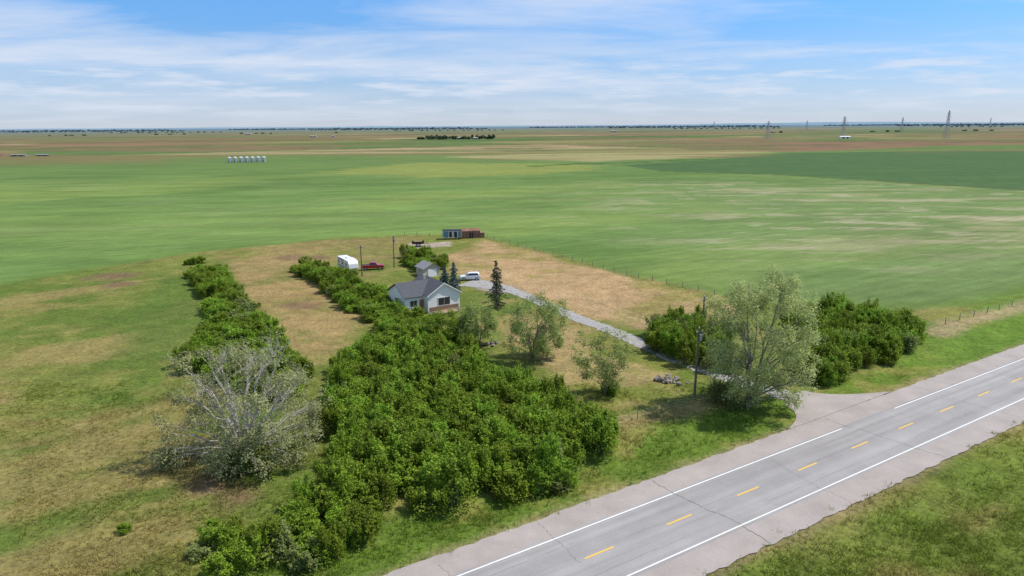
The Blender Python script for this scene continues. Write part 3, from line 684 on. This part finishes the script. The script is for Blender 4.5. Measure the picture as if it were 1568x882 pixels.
boxes('doorway',[(-.6,.7,-1.66,-1.605,0,1.8)],DARK,sh);boxes('lean_to',[(2.95,4.3,-1.4,1.4,0,1.5),(2.92,4.45,-1.6,1.6,1.51,1.62)],BRN,sh)
ut=empty('utility_trailer',(-27.5,198.3,0));ut.rotation_euler=(0,0,.1)
boxes('deck',[(-1.7,1.7,-1,1,.6,.72)],DARK,ut);boxes('side_boards',[(-1.7,1.7,-1.05,-1.003,.6,1.25),(-1.7,1.7,1.003,1.05,.6,1.25),(-1.75,-1.703,-1.05,1.05,.6,1.25)],DARK,ut)
boxes('drawbar',[(1.71,3.1,-.06,.06,.5,.6)],DARK,ut);boxes('load',[(-1.3,1.2,-.8,.8,.73,1.3)],BRN,ut,.1);wheels(ut,(-.4,.4),1.12,.32)

# ---------------------------------------------------------------- poles, fences, rocks
def pole(name,x,y,h,lean=0,trans=False,yaw=0):
    r_=empty(name,(x,y,zg(x,y)));r_.rotation_euler=(0,lean,yaw);V=[];F=[]
    tube(V,F,[Vector((0,0,-.3)),Vector((0,0,h*.5)),Vector((0,0,h)),Vector((0,0,h+.01))],[.17,.14,.11,.01],8);mesh_ob('pole',V,F,WOOD,r_)
    boxes('crossarm',[(-.6,.6,-.16,-.1,h-.6,h-.48)],WOOD,r_)
    boxes('insulators',[(-.55,-.45,-.17,-.07,h-.47,h-.3),(.45,.55,-.17,-.07,h-.47,h-.3),(-.04,.04,-.04,.04,h+.02,h+.2)],TRIM,r_)
    if trans:
        V=[];F=[];tube(V,F,[Vector((.35,0,h-1.7)),Vector((.35,0,h-1.7)),Vector((.35,0,h-.9)),Vector((.35,0,h-.88))],[.02,.22,.22,.02],12);mesh_ob('transformer',V,F,SILV,r_)
pole('utility_pole',-29,165,8.0,.01,True,YAW);pole('utility_pole',-35,156,7.4,0,False,YAW);pole('utility_pole',23.3,82,9.2,.02,True,YAW);pole('utility_pole',30.8,106,7.2,0.0,False,YAW)
def fence(name,P,sp=4.0,h=1.25,pr=.08):
    r_=empty(name);V=[];F=[];T=[];rd=random.Random(3)
    for (x1,y1),(x2,y2) in zip(P[:-1],P[1:]):
        L=math.hypot(x2-x1,y2-y1);n=max(1,int(L/sp))
        for i in range(n):
            t=i/n;x=x1+(x2-x1)*t+rd.uniform(-.1,.1);y=y1+(y2-y1)*t;T.append(Vector((x,y,zg(x,y))))
    T.append(Vector((P[-1][0],P[-1][1],zg(*P[-1]))))
    for p in T:
        hh=h*rd.uniform(.85,1.1);le=Vector((rd.uniform(-.08,.08),rd.uniform(-.08,.08),0))
        tube(V,F,[p+Vector((0,0,-.1)),p+le*.5+Vector((0,0,hh*.5)),p+le+Vector((0,0,hh)),p+le+Vector((0,0,hh+.01))],[pr,pr*.95,pr*.85,.005],6)
    mesh_ob('posts',V,F,POST,r_);V=[];F=[]
    for z in (.45,.8,1.1):tube(V,F,[p+Vector((0,0,z)) for p in T],[.006]*len(T),3)
    mesh_ob('wires',V,F,SILV,r_)
fence('wire_fence',[(-34.2,216),(-10.1,214.6),(11.2,181.2),(28.9,152),(41.2,134.8)])
fence('wire_fence',[(11.5,73),(18,77),(24.5,80.8)],3.6,1.1,.05)
fence('wire_fence',[(68,109.5),(75,113.5),(99,127.6),(160,166)],4.5,1.2,.07)
rockm=mat_simple('fieldstone',(.25,.215,.195),.85,.45,2.5,bump=.3)
def rocks(name,x,y,n,spread,seed):
    rd=random.Random(seed);bm=bmesh.new()
    for i in range(n):
        m_=Matrix.Translation((rd.gauss(0,spread),rd.gauss(0,spread*.7),rd.uniform(.05,.4)))@Matrix.Rotation(rd.uniform(0,3),4,'X')@Matrix.Diagonal((rd.uniform(.15,.4),rd.uniform(.15,.35),rd.uniform(.12,.28),1))
        res=bmesh.ops.create_icosphere(bm,subdivisions=2,radius=1,matrix=m_)
        for v in res['verts']:v.co+=Vector((rd.uniform(-.03,.03),rd.uniform(-.03,.03),rd.uniform(-.03,.03)))
    me=bpy.data.meshes.new(name);bm.to_mesh(me);bm.free();me.materials.append(rockm);o=bpy.data.objects.new(name,me);o.location=(x,y,zg(x,y));link(o)
rocks('rock_pile',21,87.5,34,.8,4);rocks('rock_pile',-3.3,104.5,16,.7,5)
fp=empty('fire_pit',(-6,113,zg(-6,113)));V=[];F=[]
for k in range(4):
    an=k*1.57+.4;c=Vector((math.cos(an)*1.8,math.sin(an)*1.8,.22));t=Vector((-math.sin(an),math.cos(an),0))*.8
    tube(V,F,[c-t,c-t,c+t,c+t],[.02,.22,.2,.02],10)
mesh_ob('log_seats',V,F,WOOD,fp);V=[];F=[];tube(V,F,[Vector((0,0,0)),Vector((0,0,.35)),Vector((0,0,.35)),Vector((0,0,.1))],[.55,.55,.45,.4],16);mesh_ob('fire_ring',V,F,RUST,fp)

# ---------------------------------------------------------------- distance
BINR=mat_simple('bin_roof',(.6,.61,.62),.4,.08,1,.4)
for i in range(7):
    t=i/6;x=-284+t*32;y=700+t*8;r_=empty('grain_bin',(x,y,0));V=[];F=[]
    zs=np.linspace(0,4.6,14);tube(V,F,[Vector((0,0,z)) for z in zs],[2.0+(.03 if k%2 else 0) for k in range(14)],24);mesh_ob('corrugated_wall',V,F,SILV,r_)
    V=[];F=[];tube(V,F,[Vector((0,0,4.55)),Vector((0,0,4.6)),Vector((0,0,5.9)),Vector((0,0,6.0))],[2.0,2.15,.35,.3],24);mesh_ob('cone_roof',V,F,BINR,r_)
    boxes('access_door',[(-.4,.4,-2.1,-2.02,.5,1.6)],DARK,r_)
DT=mat_leaf('distant_foliage',(.055,.085,.045),(.10,.14,.075),.1,.3)
def treemass(name,L,seed,mat=DT,n=90,size=1.0):
    r=np.random.default_rng(seed);Q=[]
    for (x,y,h,w) in L:
        d=r.normal(size=(n,3));d/=np.linalg.norm(d,axis=1)[:,None];Q.append(np.array([x,y,h*.55])+d*np.array([w,w,h*.5])*r.uniform(.6,1.05,n)[:,None])
    me=quads_mesh(name,leaf_quads(np.concatenate(Q),size,.5,1.2,seed),mat);return link(bpy.data.objects.new(name,me))
rd=random.Random(5)
treemass('distant_shelterbelt',[(-251+rd.random()*203,1960-rd.random()*90+(i%2)*30,rd.uniform(4,11),rd.uniform(3,8)) for i in range(46)],1,n=100,size=2.0)
def treeline(name,x0,y0,x1,y1,n,h,seed,mat=DT,size=3.5,gap=.25):
    rd=random.Random(seed);L=[]
    for i in range(n):
        t=i/n
        if math.sin(t*23+seed)*.5+.5<gap:continue
        L.append((x0+(x1-x0)*t+rd.uniform(-20,20),y0+(y1-y0)*t+rd.uniform(-30,30),h*rd.uniform(.5,1.2),h*rd.uniform(1.0,2.4)))
    treemass(name,L,seed,mat,50,size)
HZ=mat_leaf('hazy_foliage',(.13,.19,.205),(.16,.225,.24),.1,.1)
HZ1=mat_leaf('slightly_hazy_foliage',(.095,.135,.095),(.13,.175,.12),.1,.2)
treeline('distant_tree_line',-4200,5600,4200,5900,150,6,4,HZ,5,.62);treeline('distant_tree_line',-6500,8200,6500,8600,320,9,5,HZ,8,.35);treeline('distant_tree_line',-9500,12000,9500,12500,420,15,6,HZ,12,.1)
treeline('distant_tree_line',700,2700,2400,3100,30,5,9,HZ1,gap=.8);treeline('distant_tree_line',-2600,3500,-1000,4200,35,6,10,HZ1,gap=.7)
def farmstead(name,L,seed):
    r_=empty(name,(L[0][0],L[0][1],0));ox,oy=L[0][0],L[0][1]
    for i,(x,y,w,d,h,c) in enumerate(L):
        V=[];F=[];poly_prism(V,F,[(-d/2,0),(d/2,0),(d/2,h),(0,h*1.34),(-d/2,h)],-w/2,w/2,'x');o=mesh_ob('barn_walls',V,F,c,r_);o.location=(x-ox,y-oy,0)
        V=[];F=[];gable_roof(V,F,-w/2,w/2,-d/2,d/2,h,h*1.35,'x');o=mesh_ob('barn_roof',V,F,SILV if i%2 else c,r_);o.location=(x-ox,y-oy,.01)
        boxes('barn_doors',[(-w*.3,-w*.1,-d/2-.2,-d/2-.05,0,h*.8),(w*.1,w*.3,-d/2-.2,-d/2-.05,0,h*.8)],DARK,r_).location=(x-ox,y-oy,0)
GREYB=mat_simple('weathered_grey_barn',(.28,.26,.23),.8,.2,.3);PALEW=mat_simple('pale_barn_metal',(.40,.40,.39),.6,.1,.3)
farmstead('distant_farmstead',[(-190,1880,14,9,4,PALEW),(-140,1890,10,7,4,RUST),(-95,1870,12,8,4,PALEW)],1)
farmstead('distant_farmstead',[(-707,2504,26,12,3.5,PALEW),(-640,2520,16,10,3,SILV)],2)
farmstead('distant_farmstead',[(-1372,3656,36,16,5,PALEW)],3)
farmstead('distant_farmstead',[(542,3688,34,16,5,PALEW)],4)
farmstead('distant_farmstead',[(789,1652,24,10,4,WHITE)],5)
farmstead('distant_feedlot_sheds',[(-640,905,20,6,1.8,GREYB),(-612,910,16,5,1.5,RUST),(-668,900,16,5,1.7,BRN),(-690,906,14,5,1.7,GREYB)],6)
STEEL=mat_simple('pylon_steel',(.34,.36,.39),.6,.1,1,.2)
def pylon(x,y,h):
    r_=empty('power_pylon',(x,y,0));V=[];F=[]
    def bar(a,b_,t=.16):tube(V,F,[Vector(a),Vector(b_)],[t,t],4)
    lv=[0,.2,.38,.53,.66,.78,.9,1.0];wd=[5.5,4.2,3.1,2.2,1.6,1.4,1.2,.5]
    for k in range(7):
        z0,z1=lv[k]*h,lv[k+1]*h;w0,w1=wd[k],wd[k+1]
        c0=[(-w0,-w0,z0),(w0,-w0,z0),(w0,w0,z0),(-w0,w0,z0)];c1=[(-w1,-w1,z1),(w1,-w1,z1),(w1,w1,z1),(-w1,w1,z1)]
        for i in range(4):
            bar(c0[i],c1[i],.3);bar(c0[i],c1[(i+1)%4]);bar(c0[(i+1)%4],c1[i]);bar(c1[i],c1[(i+1)%4])
    for z,w in ((.66,8),(.78,9.5),(.9,7)):
        for s in (-1,1):
            bar((0,-.8,z*h),(s*w,0,z*h+.5),.25);bar((0,.8,z*h),(s*w,0,z*h+.5),.25);bar((0,0,z*h+3),(s*w,0,z*h+.6),.2);bar((s*w,0,z*h+.5),(s*w,0,z*h-2.2),.2)
    mesh_ob('lattice',V,F,STEEL,r_);r_.rotation_euler=(0,0,.5)
for x,y,h in [(602,1639,41),(789,1660,51),(942,1512,60),(1548,3667,52),(1468,2630,56),(2792,4085,62),(1130,3900,50)]:pylon(x,y,h)
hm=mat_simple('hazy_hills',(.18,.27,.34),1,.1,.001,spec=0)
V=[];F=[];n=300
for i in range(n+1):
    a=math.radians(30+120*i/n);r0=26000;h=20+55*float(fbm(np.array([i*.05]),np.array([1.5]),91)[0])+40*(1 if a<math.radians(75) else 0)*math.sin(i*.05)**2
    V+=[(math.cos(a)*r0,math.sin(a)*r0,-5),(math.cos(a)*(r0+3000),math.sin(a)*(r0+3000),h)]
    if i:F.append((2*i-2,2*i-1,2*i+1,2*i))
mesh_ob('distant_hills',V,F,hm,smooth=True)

# ---------------------------------------------------------------- light & sky
el=math.radians(56);az=math.radians(12)
sv=Vector((math.cos(el)*math.cos(az),math.cos(el)*math.sin(az),math.sin(el)))
sl=bpy.data.lights.new('sun','SUN');sl.energy=4.6;sl.angle=math.radians(.5);sl.color=(1,.95,.86)
so=bpy.data.objects.new('sun',sl);so.rotation_euler=sv.to_track_quat('Z','Y').to_euler();so.location=(60,30,90);link(so)
w=bpy.data.worlds.new('World');scene.world=w;w.use_nodes=True;nt=w.node_tree;nt.nodes.clear()
out=N(nt,'ShaderNodeOutputWorld');bg=N(nt,'ShaderNodeBackground');bg.inputs['Strength'].default_value=.15
sky=N(nt,'ShaderNodeTexSky',sky_type='NISHITA');sky.sun_disc=False;sky.sun_elevation=el;sky.sun_rotation=math.pi/2-az;sky.altitude=1000;sky.air_density=1.0;sky.dust_density=.6;sky.ozone_density=1.5
tc=N(nt,'ShaderNodeTexCoord');sx=N(nt,'ShaderNodeSeparateXYZ');nt.links.new(tc.outputs['Generated'],sx.inputs[0])
zc=mul(sx.outputs['Z'],0.0,'MAXIMUM')
ramp=N(nt,'ShaderNodeValToRGB');cr=ramp.color_ramp
cr.elements[0].position=0;cr.elements[0].color=(.42,.50,.74,1);cr.elements[1].position=.35;cr.elements[1].color=(.58,.86,1.1,1)
for p_,c_ in ((.03,(.43,.55,.82)),(.07,(.43,.61,.88)),(.11,(.42,.66,.95)),(.18,(.47,.80,1.12)),(.7,(.85,1,1.05))):
    e=cr.elements.new(p_);e.color=(*c_,1)
nt.links.new(zc,ramp.inputs[0])
tint=N(nt,'ShaderNodeMix',data_type='RGBA',blend_type='MULTIPLY');tint.inputs[0].default_value=1;nt.links.new(sky.outputs[0],tint.inputs[6]);nt.links.new(ramp.outputs[0],tint.inputs[7])
den=mul(zc,.10,'ADD');dv=N(nt,'ShaderNodeCombineXYZ');nt.links.new(mul(sx.outputs['X'],den,'DIVIDE'),dv.inputs[0]);nt.links.new(mul(sx.outputs['Y'],den,'DIVIDE'),dv.inputs[1])
mp=N(nt,'ShaderNodeMapping');mp.inputs['Rotation'].default_value=(0,0,.2);mp.inputs['Scale'].default_value=(.48,.95,1);mp.inputs['Location'].default_value=(1.3,2.2,0);nt.links.new(dv.outputs[0],mp.inputs['Vector'])
n1=N(nt,'ShaderNodeTexNoise');n1.inputs['Scale'].default_value=1.0;n1.inputs['Detail'].default_value=10;n1.inputs['Roughness'].default_value=.58;n1.inputs['Distortion'].default_value=.5;nt.links.new(mp.outputs[0],n1.inputs['Vector'])
mp2=N(nt,'ShaderNodeMapping');mp2.inputs['Scale'].default_value=(7,7,60);mp2.inputs['Location'].default_value=(2.2,0,1.1);nt.links.new(tc.outputs['Generated'],mp2.inputs['Vector'])
n2=N(nt,'ShaderNodeTexNoise');n2.inputs['Scale'].default_value=1.2;n2.inputs['Detail'].default_value=9;n2.inputs['Roughness'].default_value=.6;nt.links.new(mp2.outputs[0],n2.inputs['Vector'])
# more cloud to the west, clearer to the north-east
bias=mul(sx.outputs['X'],-.11)
cl1=mul(mr(mul(n1.outputs['Fac'],bias,'ADD'),.40,.72,0,.85),mr(zc,.03,.09,.45,1))
cl2=mul(mr(n2.outputs['Fac'],.48,.64,0,.75),mul(mr(zc,.012,.035,.25,1),mr(zc,.065,.11,1,.0)))
veil=mr(zc,.0,.13,.45,0)
inv=mul(mul(mul(1.0,cl1,'SUBTRACT'),mul(1.0,cl2,'SUBTRACT')),mul(1.0,veil,'SUBTRACT'))
cl=mul(1.0,inv,'SUBTRACT')
cm_=N(nt,'ShaderNodeMix',data_type='RGBA');nt.links.new(cl,cm_.inputs[0]);nt.links.new(tint.outputs[2],cm_.inputs[6]);cm_.inputs[7].default_value=(4.9,5.3,6.1,1)
nt.links.new(cm_.outputs[2],bg.inputs['Color']);nt.links.new(bg.outputs[0],out.inputs[0])

# ---------------------------------------------------------------- camera
cam=bpy.data.cameras.new('camera');cobj=bpy.data.objects.new('camera',cam);link(cobj)
cobj.matrix_world=Matrix.Translation((0,0,34))@Matrix.Rotation(math.radians(90-13.35),4,'X')@Matrix.Rotation(math.radians(-.4),4,'Z')
cam.lens=24;cam.sensor_width=36;cam.clip_end=120000;cam.clip_start=.5
scene.camera=cobj
